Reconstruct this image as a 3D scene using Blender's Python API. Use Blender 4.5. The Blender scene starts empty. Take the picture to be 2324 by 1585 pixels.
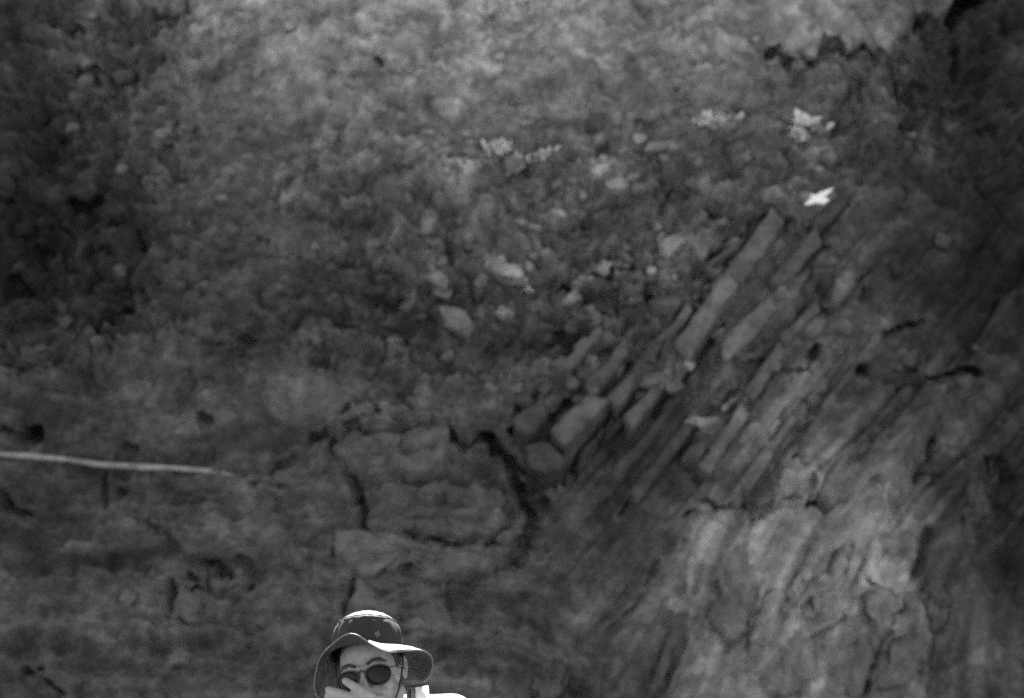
import bpy, bmesh, math, random
import numpy as np
from mathutils import Vector, Matrix, Euler

random.seed(11)
rng = np.random.default_rng(5)
SC = bpy.context.scene
COL = SC.collection
R = math.radians

# ------------------------------------------------------------------ camera
PITCH = R(14.0)
CAM = Vector((0.0, 0.0, 1.50))
LENS = 50.0
cam_data = bpy.data.cameras.new('camera')
cam = bpy.data.objects.new('camera', cam_data)
COL.objects.link(cam)
cam.location = CAM
cam.rotation_euler = (math.pi / 2 + PITCH, 0, 0)
cam_data.sensor_width = 36.0
cam_data.lens = LENS
cam_data.clip_start = 0.05
cam_data.clip_end = 3000
cam_data.dof.use_dof = True
cam_data.dof.focus_distance = 3.40
cam_data.dof.aperture_fstop = 3.4
cam_data.dof.aperture_blades = 0
SC.camera = cam

# ------------------------------------------------------------------ sky, sun, exposure
SUN_EL, SUN_AZ = R(54), R(-3)          # azimuth measured from +Y (behind the cliff) towards +X
world = bpy.data.worlds.new('World')
SC.world = world
world.use_nodes = True
nt = world.node_tree
nt.nodes.clear()
sky = nt.nodes.new('ShaderNodeTexSky')
sky.sky_type = 'NISHITA'
sky.sun_disc = False
sky.sun_elevation = SUN_EL
sky.sun_rotation = SUN_AZ
bw = nt.nodes.new('ShaderNodeRGBToBW')          # black and white film: a neutral sky
bg = nt.nodes.new('ShaderNodeBackground')
bg.inputs['Strength'].default_value = 0.05
wo = nt.nodes.new('ShaderNodeOutputWorld')
nt.links.new(sky.outputs[0], bw.inputs[0])
nt.links.new(bw.outputs[0], bg.inputs[0])
nt.links.new(bg.outputs[0], wo.inputs[0])

sun_d = bpy.data.lights.new('sun', 'SUN')
sun_d.energy = 5.0
sun_d.angle = R(0.5)
sun = bpy.data.objects.new('sun', sun_d)
COL.objects.link(sun)
sdir = Vector((math.sin(SUN_AZ) * math.cos(SUN_EL), math.cos(SUN_AZ) * math.cos(SUN_EL), math.sin(SUN_EL)))
sun.rotation_euler = sdir.to_track_quat('Z', 'Y').to_euler()
sun.location = sdir * 60

SC.view_settings.view_transform = 'Standard'
SC.view_settings.look = 'None'
SC.view_settings.gamma = 1.0
SC.view_settings.exposure = 2.8
SC.render.engine = 'CYCLES'
SC.cycles.use_denoising = False
SC.cycles.max_bounces = 6
SC.cycles.diffuse_bounces = 4
SC.cycles.sample_clamp_indirect = 0.6

# ------------------------------------------------------------------ helpers
def link(o, parent=None):
    COL.objects.link(o)
    if parent is not None:
        o.parent = parent
    return o

def mesh_obj(name, verts, faces, mat, parent=None, smooth=True):
    me = bpy.data.meshes.new(name)
    me.from_pydata([tuple(v) for v in verts], [], faces)
    me.update()
    if smooth:
        me.polygons.foreach_set('use_smooth', [True] * len(me.polygons))
    if mat:
        me.materials.append(mat)
    return link(bpy.data.objects.new(name, me), parent)

def tag(o, label, cat, group=None):
    o['label'] = label
    o['category'] = cat
    if group:
        o['group'] = group
    return o

def structure(o):
    o['kind'] = 'structure'
    return o

def grey(v):
    return (v, v, v, 1)

def material(name, base, rough=0.8, spec=0.3, var=0.0, vscale=20.0, bump=0.0, bscale=60.0, sheen=0.0, metal=0.0, coat=0.0):
    m = bpy.data.materials.new(name)
    m.use_nodes = True
    n = m.node_tree.nodes
    l = m.node_tree.links
    b = n['Principled BSDF']
    b.inputs['Base Color'].default_value = grey(base)
    b.inputs['Roughness'].default_value = rough
    b.inputs['Specular IOR Level'].default_value = spec
    b.inputs['Metallic'].default_value = metal
    b.inputs['Sheen Weight'].default_value = sheen
    b.inputs['Sheen Roughness'].default_value = 0.45
    b.inputs['Coat Weight'].default_value = coat
    tc = n.new('ShaderNodeTexCoord')
    if var > 0:
        no = n.new('ShaderNodeTexNoise')
        no.inputs['Scale'].default_value = vscale
        no.inputs['Detail'].default_value = 6
        mr = n.new('ShaderNodeMapRange')
        mr.inputs[1].default_value = 0.25
        mr.inputs[2].default_value = 0.75
        mr.inputs[3].default_value = base * (1 - var)
        mr.inputs[4].default_value = base * (1 + var)
        l.new(tc.outputs['Object'], no.inputs['Vector'])
        l.new(no.outputs[0], mr.inputs[0])
        l.new(mr.outputs[0], b.inputs['Base Color'])
    if bump > 0:
        no2 = n.new('ShaderNodeTexNoise')
        no2.inputs['Scale'].default_value = bscale
        no2.inputs['Detail'].default_value = 5
        bp = n.new('ShaderNodeBump')
        bp.inputs['Strength'].default_value = bump
        bp.inputs['Distance'].default_value = 0.3 / bscale
        l.new(tc.outputs['Object'], no2.inputs['Vector'])
        l.new(no2.outputs[0], bp.inputs['Height'])
        l.new(bp.outputs[0], b.inputs['Normal'])
    return m

ALB = 0.62          # the whole face is dark shale
def rock_material(name, base=None, per_object=False):
    """grey rock: lithology from the 'tone' attribute (or a fixed base), broken up by noise of several sizes"""
    m = bpy.data.materials.new(name)
    m.use_nodes = True
    n = m.node_tree.nodes
    l = m.node_tree.links
    b = n['Principled BSDF']
    b.inputs['Roughness'].default_value = 0.92
    b.inputs['Specular IOR Level'].default_value = 0.2
    geo = n.new('ShaderNodeNewGeometry')
    def noise(scale, detail, rough=0.6):
        t = n.new('ShaderNodeTexNoise')
        t.inputs['Scale'].default_value = scale
        t.inputs['Detail'].default_value = detail
        t.inputs['Roughness'].default_value = rough
        l.new(geo.outputs['Position'], t.inputs['Vector'])
        return t.outputs[0]
    def rng_(x, a, c):
        r = n.new('ShaderNodeMapRange')
        r.inputs[1].default_value = 0.28
        r.inputs[2].default_value = 0.72
        r.inputs[3].default_value = a
        r.inputs[4].default_value = c
        l.new(x, r.inputs[0])
        return r.outputs[0]
    def mul(x, y):
        t = n.new('ShaderNodeMath')
        t.operation = 'MULTIPLY'
        for k, q in enumerate((x, y)):
            if isinstance(q, (int, float)):
                t.inputs[k].default_value = q
            else:
                l.new(q, t.inputs[k])
        return t.outputs[0]
    if base is None:
        a = n.new('ShaderNodeAttribute')
        a.attribute_name = 'tone'
        tone = a.outputs['Fac']
    else:
        tone = base
    v = mul(rng_(noise(1.6, 4), 0.66, 1.38), rng_(noise(6, 5), 0.58, 1.48))
    v = mul(v, rng_(noise(22, 4), 0.80, 1.24))
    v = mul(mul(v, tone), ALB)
    if per_object:
        oi = n.new('ShaderNodeObjectInfo')
        r = n.new('ShaderNodeMapRange')
        r.inputs[3].default_value = 0.75
        r.inputs[4].default_value = 1.35
        l.new(oi.outputs['Random'], r.inputs[0])
        v = mul(v, r.outputs[0])
    cc = n.new('ShaderNodeCombineColor')
    for k in range(3):
        l.new(v, cc.inputs[k])
    l.new(cc.outputs[0], b.inputs['Base Color'])
    bp = n.new('ShaderNodeBump')
    bp.inputs['Strength'].default_value = 0.8
    bp.inputs['Distance'].default_value = 0.05
    l.new(noise(14, 8, 0.65), bp.inputs['Height'])
    l.new(bp.outputs[0], b.inputs['Normal'])
    return m

# ---- numpy noise
def _h(ix, iy, s):
    h = (ix.astype(np.int64) * 374761393 + iy.astype(np.int64) * 668265263 + s * 974634757) & 0x7fffffff
    h = ((h ^ (h >> 13)) * 1274126177) & 0x7fffffff
    h = (h ^ (h >> 16)) & 0xffff
    return h / 65536.0

def pnoise(x, y, s=0):
    ix, iy = np.floor(x), np.floor(y)
    fx, fy = x - ix, y - iy
    ux, uy = fx * fx * fx * (fx * (fx * 6 - 15) + 10), fy * fy * fy * (fy * (fy * 6 - 15) + 10)
    def g(dx, dy):
        a = _h(ix + dx, iy + dy, s) * 2 * np.pi
        return np.cos(a) * (fx - dx) + np.sin(a) * (fy - dy)
    n0 = g(0, 0) * (1 - ux) + g(1, 0) * ux
    n1 = g(0, 1) * (1 - ux) + g(1, 1) * ux
    return (n0 * (1 - uy) + n1 * uy) * 1.5

def fbm(x, y, s=0, o=5, gain=0.5):
    t, a = 0, 1.0
    for k in range(o):
        t = t + a * pnoise(x * 2 ** k + 17.3 * k, y * 2 ** k - 9.1 * k, s + k)
        a *= gain
    return t

def voro(x, y, s=0):
    ix, iy = np.floor(x), np.floor(y)
    f1 = np.full(x.shape, 9.0); f2 = np.full(x.shape, 9.0); cid = np.zeros(x.shape)
    gx = np.zeros(x.shape); gy = np.zeros(x.shape)
    for dx in (-1, 0, 1):
        for dy in (-1, 0, 1):
            cx, cy = ix + dx, iy + dy
            px, py = cx + _h(cx, cy, s), cy + _h(cx, cy, s + 77)
            d = np.hypot(px - x, py - y)
            near = d < f1
            f2 = np.where(near, f1, np.minimum(f2, d))
            cid = np.where(near, _h(cx, cy, s + 5), cid)
            gx = np.where(near, x - px, gx); gy = np.where(near, y - py, gy)
            f1 = np.where(near, d, f1)
    return f1, f2, cid, gx, gy

def sstep(a, b, x):
    t = np.clip((x - a) / (b - a), 0, 1)
    return t * t * (3 - 2 * t)

# ------------------------------------------------------------------ the rock face: coordinates
# u runs along the cliff, v up its 70 degree slope, h out of it
SL = R(70)
FO = Vector((0, 16.1, 0))
FS = Vector((0, math.cos(SL), math.sin(SL)))
FN = Vector((0, -math.sin(SL), math.cos(SL)))
FWD = Vector((0, math.cos(PITCH), math.sin(PITCH)))
UPC = Vector((0, -math.sin(PITCH), math.cos(PITCH)))

def macro(u, v):
    u = np.asarray(u, float); v = np.asarray(v, float)
    h = 0.35 * pnoise(u * 0.22 + 3.1, v * 0.22, 3) + 0.18 * pnoise(u * 0.55, v * 0.55 + 4, 9)
    h = h - 0.10 * np.clip(v - 6.5, 0, 8)                       # the earth slope lies back higher up
    h = h + 0.45 * sstep(4.6, 2.0, v) * sstep(-3.2, -1.0, u) * sstep(1.2, -0.4, u)    # nose of bedded blocks
    h = h + 0.5 * sstep(0.2, 4.5, u) * sstep(6.5, 1.5, v)        # tilted slabs come forward low on the right
    h = h - 0.9 * sstep(4.8, 7.5, u) * sstep(1.5, 5.0, v)        # recess at the right, hollowed to shade that flank
    h = h - 0.7 * sstep(-3.8, -6.6, u) * sstep(3.0, 5.5, v)      # recess at the left, likewise shaped to darken its flank
    return h

def ray(px, py):
    nx = (px / 2324.0 - 0.5) * 36 / LENS
    ny = (0.5 - py / 1585.0) * 36 * (1585.0 / 2324.0) / LENS
    return FWD + UPC * ny + Vector((nx, 0, 0))

HS = None
def smooth_h(u, v):
    i = int(np.clip(np.searchsorted(US, u), 1, len(US) - 1)); j = int(np.clip(np.searchsorted(VS, v), 1, len(VS) - 1))
    return float(HS[j, i])

def face_uv(px, py):
    d = ray(px, py)
    h = 0.0
    for _ in range(6):
        t = ((FO + FN * h) - CAM).dot(FN) / d.dot(FN)
        P = CAM + d * t
        u, v = P.x, (P - FO).dot(FS)
        h = float(macro(u, v)) if HS is None else smooth_h(u, v)
    return u, v

def poly_uv(pts):
    return [face_uv(*p) for p in pts]

# grid, fine where the cliff is looked at, wide beyond
def axis(lo, hi, step, far_lo, far_hi):
    mid = np.arange(lo, hi, step)
    a, x, s = [], lo, step
    while x > far_lo:
        s *= 1.18
        x -= s
        a.append(x)
    b, x, s = [], hi, step
    while x < far_hi:
        x += s
        s *= 1.18
        b.append(x)
    return np.array(a[::-1] + list(mid) + b)

US = axis(-8.2, 8.2, 0.023, -46, 46)
VS = axis(-0.4, 14.6, 0.024, -1.6, 18.0)
U, V = np.meshgrid(US, VS)

# vertex positions seen in the cliff's own survey grid (the 2324 x 1585 grid used for the lists below)
H0 = macro(U, V)
PX = U
PYw = FO.y + FS.y * V + FN.y * H0
PZw = FO.z + FS.z * V + FN.z * H0
dF = PYw * FWD.y + (PZw - CAM.z) * FWD.z
GX = (PX / dF * LENS / 36 + 0.5) * 2324
GY = (0.5 - (PYw * UPC.y + (PZw - CAM.z) * UPC.z) / dF * LENS / (36 * 1585.0 / 2324.0)) * 1585

# domain of the tilted strata: to the right of a line falling from upper right to lower left
line_x = np.interp(GY, [0, 300, 500, 700, 850, 1000, 1300, 1585], [2250, 1990, 1780, 1540, 1330, 1180, 1210, 1330])
TILT = sstep(-40, 90, GX - line_x + 60 * fbm(U * 0.8, V * 0.8, 40, 3))
TILT = TILT * (1 - 0.9 * sstep(560, 330, GY) * sstep(1820, 1960, GX))
SOIL = np.exp(-(((GX - 1020) / 760) ** 2 + ((GY - 160) / 420) ** 2) ** 1.5)

H = H0.copy()
wu, wv = 0.25 * fbm(U * 0.5, V * 0.5, 21, 3), 0.25 * fbm(U * 0.5, V * 0.5, 22, 3)
def strata(c, along, s, step):
    lay = np.floor(c / step)
    f = c / step - lay
    r = _h(lay, lay * 0 + np.floor(along * 0.9 + 3 * _h(lay, lay * 0, s + 3)), s)
    return (r - 0.5) * 1.0 + 0.35 * np.clip((f - 0.75) / 0.25, 0, 1) * -1
def ridged(x, y, s):
    return 1 - 2 * np.abs(pnoise(x, y, s))
# level bedding (left, centre): long continuous layers with broken edges
cb = V + 0.05 * U + 0.35 * wv
bed = 0.12 * strata(cb, U * 0.8 + wu, 61, 0.34) + 0.12 * pnoise(U * 0.35, cb * 3.2, 62) + 0.075 * ridged(U * 0.5, cb * 6.5, 63) + 0.04 * pnoise(U * 0.9, cb * 14, 64)
# tilted bedding: the layers climb to the right at about 54 degrees, steeper low down on the right
LOW = sstep(5.6, 2.2, V) * sstep(0.3, 2.8, U)
ang = R(53) + R(17) * LOW
ct = -(U - 1.0) * np.sin(ang) + (V - 4.0) * np.cos(ang) + 0.22 * wu
at = (U - 1.0) * np.cos(ang) + (V - 4.0) * np.sin(ang)
til = (0.17 - 0.13 * LOW) * strata(ct, at * 0.30 + wv, 71, 0.42) + (0.17 + 0.17 * LOW) * pnoise(at * 0.20 + 0.2 * wv, ct * (2.4 - 0.6 * LOW), 74) + 0.16 * LOW * np.abs(pnoise(at * 0.55, ct * 1.1 + 7, 77))
til = til + (0.085 - 0.05 * LOW) * ridged(at * 0.30, ct * 4.6, 75) + (0.035 - .015 * LOW) * pnoise(at * 0.7, ct * 11, 76)
bed_w = (1 - TILT) * (1 - 0.8 * SOIL) * (0.6 + 0.4 * sstep(5.5, 3.5, V))
H += bed_w * bed + TILT * til * (1.0 - 0.25 * sstep(7, 9, V))
# rubble, larger lumps in the middle band, finer in the earth slope
RUB = sstep(560, 760, GX) * sstep(1980, 1650, GX) * sstep(220, 400, GY) * sstep(960, 800, GY) * (1 - 0.5 * TILT)
LEFT = np.maximum(sstep(560, 250, GX) * sstep(900, 700, GY), sstep(560, 330, GY) * sstep(1820, 1960, GX))
CELLS = {}
w2u, w2v = 0.16 * fbm(U * 2.5, V * 2.5, 23, 3), 0.16 * fbm(U * 2.5, V * 2.5, 24, 3)
def lumps(f, s, amp):
    f1, f2, cid, gx, gy = voro(U * f + (wu * 0.5 + w2u) * f, (V * 1.35 + wv * 0.5 + w2v) * f, s)
    CELLS[f] = cid
    edge = np.clip((f2 - f1) / 0.12, 0, 1)
    a = cid * 6.28 * 3
    return amp * (edge * (0.15 + 0.45 * cid) - 0.3 + 1.15 * (gx * np.cos(a) + gy * np.sin(a)))
LOWL = sstep(800, 960, GY) * (1 - TILT)
PATCH = sstep(-0.5, 0.6, fbm(U * 0.7, V * 0.7, 99, 3))
H += lumps(1.3, 79, 0.30) * (0.25 + 0.45 * RUB + 0.45 * LEFT) * (1 - 0.5 * SOIL) * (1 - 0.8 * TILT) * (1 - 0.5 * LOWL)
H += lumps(2.7, 81, 0.22) * (0.20 + 0.55 * RUB * PATCH + 0.4 * LEFT) * (1 - 0.45 * SOIL) * (1 - 0.8 * TILT) * (1 - 0.8 * LOWL)
H += lumps(6.0, 84, 0.09) * (0.25 + 0.75 * RUB * (1 - PATCH)) * (1 - 0.7 * TILT) * (1 - 0.8 * LOWL)
H += 0.18 * fbm(U * 1.1, V * 1.1, 91, 3) * (1 - 0.5 * TILT) + 0.065 * fbm(U * 4.0, V * 4.0, 95, 5, .6) * (1 - 0.4 * TILT)
H += 0.14 * fbm(U * 2.0, V * 4.5, 97, 4) * LEFT

yl = np.interp(GX, [1640, 1743, 1760, 1800, 1840, 1878, 1955, 2010, 2065, 2093, 2153, 2180], [96, 100, 110, 120, 118, 98, 112, 110, 66, 44, 34, 6])
OVER = sstep(10, -8, GY - yl + 10 * fbm(U * 2.5, V * 2.5, 171, 3)) * sstep(1600, 1790, GX) * sstep(2240, 2170, GX)
H += 0.16 * OVER - 0.06 * sstep(-4, 14, GY - yl) * sstep(120, 40, GY - yl) * sstep(1640, 1780, GX) * sstep(2240, 2150, GX)
H = H0 + (H - H0) * 1.2

# smoothed surface, for placing what belongs to the face
def box(a, k):
    for ax in (0, 1):
        c = np.cumsum(np.concatenate([np.repeat(np.take(a, [0], ax), k + 1, ax), a, np.repeat(np.take(a, [-1], ax), k, ax)], ax), ax)
        n_ = a.shape[ax]
        a = (np.take(c, np.arange(2 * k + 1, 2 * k + 1 + n_), ax) - np.take(c, np.arange(0, n_), ax)) / (2 * k + 1)
    return a
HS = box(box(H, 9), 9)
H = H + 0.75 * OVER * (box(H, 5) - H)
PYw = FO.y + FS.y * V + FN.y * HS
PZw = FO.z + FS.z * V + FN.z * HS
dF = PYw * FWD.y + (PZw - CAM.z) * FWD.z
GX = (U / dF * LENS / 36 + 0.5) * 2324
GY = (0.5 - (PYw * UPC.y + (PZw - CAM.z) * UPC.z) / dF * LENS / (36 * 1585.0 / 2324.0)) * 1585

# joints and hollows: (points, width in survey units, depth in metres)
CRACKS = [
 ([(705, 990), (736, 983), (751, 993), (756, 1013), (763, 1038), (803, 1055), (816, 1068), (836, 1070)], 15, .45),
 ([(722, 988), (742, 986)], 22, .4),
 ([(816, 1072), (815, 1118), (821, 1143), (826, 1190), (833, 1205)], 20, .5),
 ([(826, 1090), (846, 1092), (868, 1094), (893, 1086), (913, 1081), (950, 1084), (991, 1083)], 10, .25),
 ([(801, 968), (843, 978), (881, 979), (911, 968), (960, 966), (993, 963), (1016, 953)], 9, .2),
 ([(790, 920), (788, 955), (770, 968)], 9, .2),
 ([(905, 1047), (930, 1053)], 14, .22),
 ([(1010, 955), (1024, 975), (1027, 1010), (1040, 1022), (1060, 1018), (1090, 1005)], 11, .3),
 ([(1105, 995), (1118, 1018), (1135, 1036), (1165, 1062), (1200, 1082), (1250, 1098)], 24, .7),
 ([(1170, 1070), (1185, 1110), (1190, 1150), (1205, 1170)], 26, .6),
 ([(1205, 1170), (1222, 1152), (1240, 1135)], 13, .3),
 ([(1205, 1172), (1200, 1220), (1178, 1262), (1165, 1300)], 30, .55),
 ([(1165, 978), (1188, 996), (1196, 1004)], 16, .35),
 ([(1212, 968), (1237, 976), (1262, 1000), (1283, 1022)], 12, .32),
 ([(1276, 1090), (1288, 1062), (1298, 1036), (1312, 1010), (1347, 966), (1378, 928)], 22, .8),
 ([(1163, 945), (1180, 925), (1230, 885)], 9, .22), ([(1240, 935), (1252, 950), (1300, 905), (1330, 875)], 11, .25),
 ([(1434, 835), (1431, 866)], 14, .35),
 ([(1468, 942), (1490, 922), (1512, 900), (1537, 898)], 15, .4), ([(1525, 905), (1545, 892), (1587, 843), (1602, 798), (1620, 765), (1637, 733)], 19, .45),
 ([(1592, 690), (1625, 600), (1650, 580), (1680, 553)], 13, .3), ([(1622, 588), (1655, 566)], 18, .35),
 ([(1472, 1088), (1445, 1125), (1412, 1170)], 10, .2), ([(1380, 930), (1400, 950), (1440, 905), (1475, 880)], 9, .2),
 ([(1597, 1148), (1632, 1155), (1660, 1150)], 9, .25), ([(1570, 1166), (1584, 1174)], 16, .3), ([(1716, 1178), (1734, 1170)], 12, .35),
 ([(1668, 812), (1680, 816)], 15, .35), ([(1690, 1142), (1730, 1150), (1800, 1143)], 8, .2),
 ([(1857, 792), (1845, 822), (1833, 850)], 11, .35), ([(1750, 850), (1790, 856), (1830, 852)], 8, .2),
 ([(1963, 838), (1983, 853), (2008, 868), (2033, 876), (2063, 856), (2105, 850), (2218, 843)], 13, .4),
 ([(2030, 940), (2026, 995)], 12, .3), ([(2122, 985), (2098, 1050), (2080, 1090)], 14, .3), ([(2094, 1076), (2108, 1084)], 20, .3),
 ([(1813, 1036), (1843, 1073), (1866, 1066)], 9, .25), ([(1846, 1080), (1838, 1120), (1826, 1146)], 13, .22),
 ([(1790, 1153), (1838, 1148), (1853, 1140), (1878, 1140)], 9, .35),
 ([(1890, 1275), (1902, 1264), (1918, 1262), (1932, 1266)], 17, .5), ([(1886, 1288), (1893, 1274)], 14, .35),
 ([(1923, 1299), (1938, 1314), (1958, 1317), (1984, 1325)], 10, .35),
 ([(2113, 1202), (2095, 1245), (2080, 1296)], 16, .35), ([(2142, 1250), (2148, 1256)], 12, .3),
 ([(2018, 1434), (2000, 1476), (1983, 1521), (1968, 1566)], 11, .3),
 ([(1745, 1352), (1716, 1420), (1700, 1446)], 12, .32), ([(1700, 1442), (1703, 1490), (1702, 1530)], 15, .32),
 ([(1492, 1276), (1470, 1340), (1455, 1372), (1387, 1439)], 13, .25), ([(1557, 1235), (1552, 1329), (1512, 1414)], 13, .2),
 ([(1590, 1290), (1575, 1350)], 10, .18), ([(1860, 1430), (1875, 1500), (1890, 1530)], 12, .2),
 ([(761, 1212), (755, 1240), (758, 1256), (776, 1274), (798, 1291), (818, 1299)], 9, .25),
 ([(806, 1304), (797, 1354), (776, 1392)], 9, .22),
 ([(926, 1216), (971, 1230), (1043, 1235), (1081, 1224)], 8, .3), ([(1110, 1232), (1124, 1238)], 10, .25),
 ([(448, 1269), (497, 1276), (503, 1288)], 9, .25), ([(540, 1274), (565, 1277), (572, 1304), (565, 1334)], 9, .22),
 ([(395, 1334), (388, 1366)], 11, .22), ([(384, 1188), (378, 1215), (400, 1250)], 10, .2), ([(420, 1300), (440, 1320)], 10, .2),
 ([(52, 1524), (95, 1534), (108, 1561), (132, 1578)], 11, .3),
 ([(8, 976), (40, 986), (60, 986)], 9, .25), ([(64, 982), (80, 984)], 22, .6),
 ([(460, 950), (474, 956)], 17, .35), ([(290, 1018), (304, 1018)], 12, .3), ([(470, 775), (585, 770)], 9, .2),
 ([(10, 1138), (24, 1152), (38, 1165)], 30, .3), ([(240, 1088), (236, 1140)], 12, .25), ([(275, 1115), (282, 1122)], 12, .25),
 ([(1760, 118), (1778, 132), (1796, 150)], 24, .5), ([(1830, 142), (1856, 128), (1878, 108), (1913, 113), (1955, 122)], 19, .55), ([(1836, 140), (1866, 132)], 26, .5),
 ([(2180, 18), (2205, 6), (2240, 6)], 28, 1.2), ([(2190, 18), (2243, 20)], 20, 1.1), ([(2215, 4), (2235, 10)], 28, 1.2),
 ([(2075, 68), (2093, 48), (2153, 38), (2168, 50)], 12, .35), ([(2168, 123), (2165, 178)], 15, .35), ([(1955, 122), (1990, 140), (2012, 122)], 12, .25),
 ([(2036, 292), (2058, 322), (2098, 300)], 12, .35), ([(2030, 205), (2090, 210)], 14, .25),
 ([(856, 138), (885, 158), (912, 168), (951, 152)], 13, .32), ([(740, 178), (765, 168)], 10, .15),
 ([(155, 178), (172, 182), (195, 170), (215, 165)], 18, .35), ([(285, 145), (262, 160), (250, 176)], 12, .3), ([(290, 142), (340, 142), (375, 148)], 16, .2),
 ([(104, 70), (130, 68), (188, 70)], 13, .3), ([(345, 25), (360, 40), (385, 42), (410, 48)], 14, .25), ([(412, 10), (425, 30)], 16, .2),
 ([(170, 255), (165, 275)], 14, .3), ([(105, 280), (135, 268)], 22, .3), ([(322, 350), (345, 348)], 18, .3), ([(400, 290), (395, 330), (365, 345)], 14, .2),
 ([(0, 482), (30, 468)], 14, .35), ([(160, 470), (200, 472), (225, 462)], 16, .35), ([(265, 510), (295, 530), (320, 560)], 18, .25),
 ([(60, 575), (100, 578)], 20, .4), ([(200, 585), (240, 585)], 18, .3), ([(20, 640), (50, 680)], 34, .4), ([(210, 740), (240, 735), (290, 715)], 22, .35),
 ([(320, 660), (335, 690)], 14, .2), ([(370, 560), (395, 575)], 24, .15), ([(880, 255), (915, 252)], 13, .2), ([(750, 225), (760, 232)], 14, .15),
 ([(700, 300), (705, 325)], 12, .2), ([(1452, 285), (1470, 288)], 34, .25), ([(1370, 338), (1390, 325)], 30, .25),
 ([(1517, 440), (1517, 478), (1510, 490)], 22, .35), ([(1597, 480), (1615, 490)], 20, .25), ([(1525, 540), (1532, 548)], 14, .3),
 ([(1347, 638), (1365, 630), (1382, 629), (1475, 619)], 11, .3), ([(1275, 650), (1292, 652)], 18, .3), ([(1410, 690), (1430, 690)], 14, .2),
 ([(1415, 695), (1450, 690), (1475, 690)], 20, .25), ([(1470, 705), (1482, 700)], 18, .3), ([(1345, 725), (1380, 735)], 16, .3), ([(1520, 730), (1545, 720), (1570, 722)], 34, .3),
 ([(1250, 765), (1265, 760), (1310, 740)], 12, .2), ([(935, 725), (985, 745)], 34, .2), ([(760, 600), (800, 605)], 16, .15), ([(870, 695), (910, 680)], 16, .2),
 ([(1770, 540), (1790, 510)], 14, .25), ([(1805, 625), (1840, 605), (1870, 570)], 12, .25), ([(1805, 624), (1818, 622)], 18, .3), ([(1760, 640), (1752, 660)], 14, .25),
 ([(1740, 500), (1755, 520)], 16, .2), ([(1963, 620), (1965, 660), (1955, 690)], 14, .25), ([(1870, 705), (1900, 700)], 16, .2), ([(2010, 760), (2050, 745), (2090, 735)], 12, .25),
 ([(1880, 1150), (1890, 1140)], 14, .25), ([(1985, 1100), (1990, 1110)], 14, .2), ([(2280, 1060), (2300, 1090)], 24, .3), ([(2250, 1040), (2240, 1065)], 14, .25),
 ([(440, 870), (470, 872)], 14, .12), ([(180, 850), (210, 854)], 14, .15), ([(45, 840), (55, 848)], 12, .2),
 ([(1000, 1225), (1010, 1250)], 10, .15), ([(560, 1100), (640, 1105)], 9, .12), ([(610, 1065), (660, 1048), (700, 1045)], 12, .14),
]
def seg_dist(pts):
    d = np.full(U.shape, 99.0)
    q = poly_uv(pts)
    us = [p[0] for p in q]; vs = [p[1] for p in q]
    i0, i1 = np.searchsorted(US, [min(us) - .6, max(us) + .6])
    j0, j1 = np.searchsorted(VS, [min(vs) - .6, max(vs) + .6])
    sl = (slice(j0, j1), slice(i0, i1))
    uu, vv = U[sl], V[sl]
    dd = np.full(uu.shape, 99.0)
    if len(q) == 1:
        q = q * 2
    for (a, b), (c, e) in zip(q[:-1], q[1:]):
        L2 = (c - a) ** 2 + (e - b) ** 2 + 1e-9
        t = np.clip(((uu - a) * (c - a) + (vv - b) * (e - b)) / L2, 0, 1)
        dd = np.minimum(dd, np.hypot(uu - a - t * (c - a), vv - b - t * (e - b)))
    return sl, dd
RAG = 0.045 * fbm(U * 5, V * 5, 121, 4)
WVAR = np.clip(fbm(U * 2.3, V * 2.3, 127, 2), -.9, .9)
CR = np.zeros(U.shape)          # joints run back into the rock, rising a little
for pts, w, dep in CRACKS:
    sl, d = seg_dist(pts)
    wm = min(w, 28) * 0.0066 * (0.58 if pts[0][1] > 900 else 0.66) * (1 + 0.6 * WVAR[sl])
    d = d + RAG[sl]
    fine_ = 690 < pts[0][0] < 1100 and 900 < pts[0][1] < 1320
    if fine_:
        wm, dep = wm * .72, dep * .75
    if pts[0][0] > 1370 and pts[0][1] > 1180:
        dep = dep * .55
    CR[sl] = np.maximum(CR[sl], dep * 1.0 * (1 - sstep(wm * -0.1, wm * 1.6, d)))

# rock tones: paler earth, pale sheet low right; lens vignetting painted dark on both flanks
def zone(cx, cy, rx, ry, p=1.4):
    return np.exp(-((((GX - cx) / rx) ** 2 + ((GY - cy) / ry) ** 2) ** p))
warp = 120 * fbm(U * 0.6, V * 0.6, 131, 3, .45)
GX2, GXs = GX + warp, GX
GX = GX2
TONE = np.full(U.shape, 0.150)
def blend(t, z):
    global TONE
    TONE = TONE + z * (t - TONE)
blend(0.48, 0.9 * zone(1050, -20, 800, 310))
blend(0.22, 0.6 * zone(1250, 420, 500, 240))
blend(0.065, 0.75 * zone(760, 720, 480, 130))  # shadow at the foot of the rubble, deepened in the rock colour
blend(0.60, 0.94 * zone(1790, 1400, 280, 360))
blend(0.34, 0.8 * OVER)
blend(0.20, 0.8 * zone(2060, 1200, 160, 330))
blend(0.20, 0.7 * zone(900, 1450, 800, 240))
blend(0.18, 0.6 * zone(980, 1100, 230, 160))
blend(0.080, 0.9 * zone(1400, 1080, 170, 260))
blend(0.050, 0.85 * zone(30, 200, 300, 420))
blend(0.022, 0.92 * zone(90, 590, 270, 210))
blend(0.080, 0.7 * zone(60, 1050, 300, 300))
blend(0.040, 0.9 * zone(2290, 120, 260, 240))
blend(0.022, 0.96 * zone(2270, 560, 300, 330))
blend(0.032, 0.9 * zone(2370, 1150, 220, 420))
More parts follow.
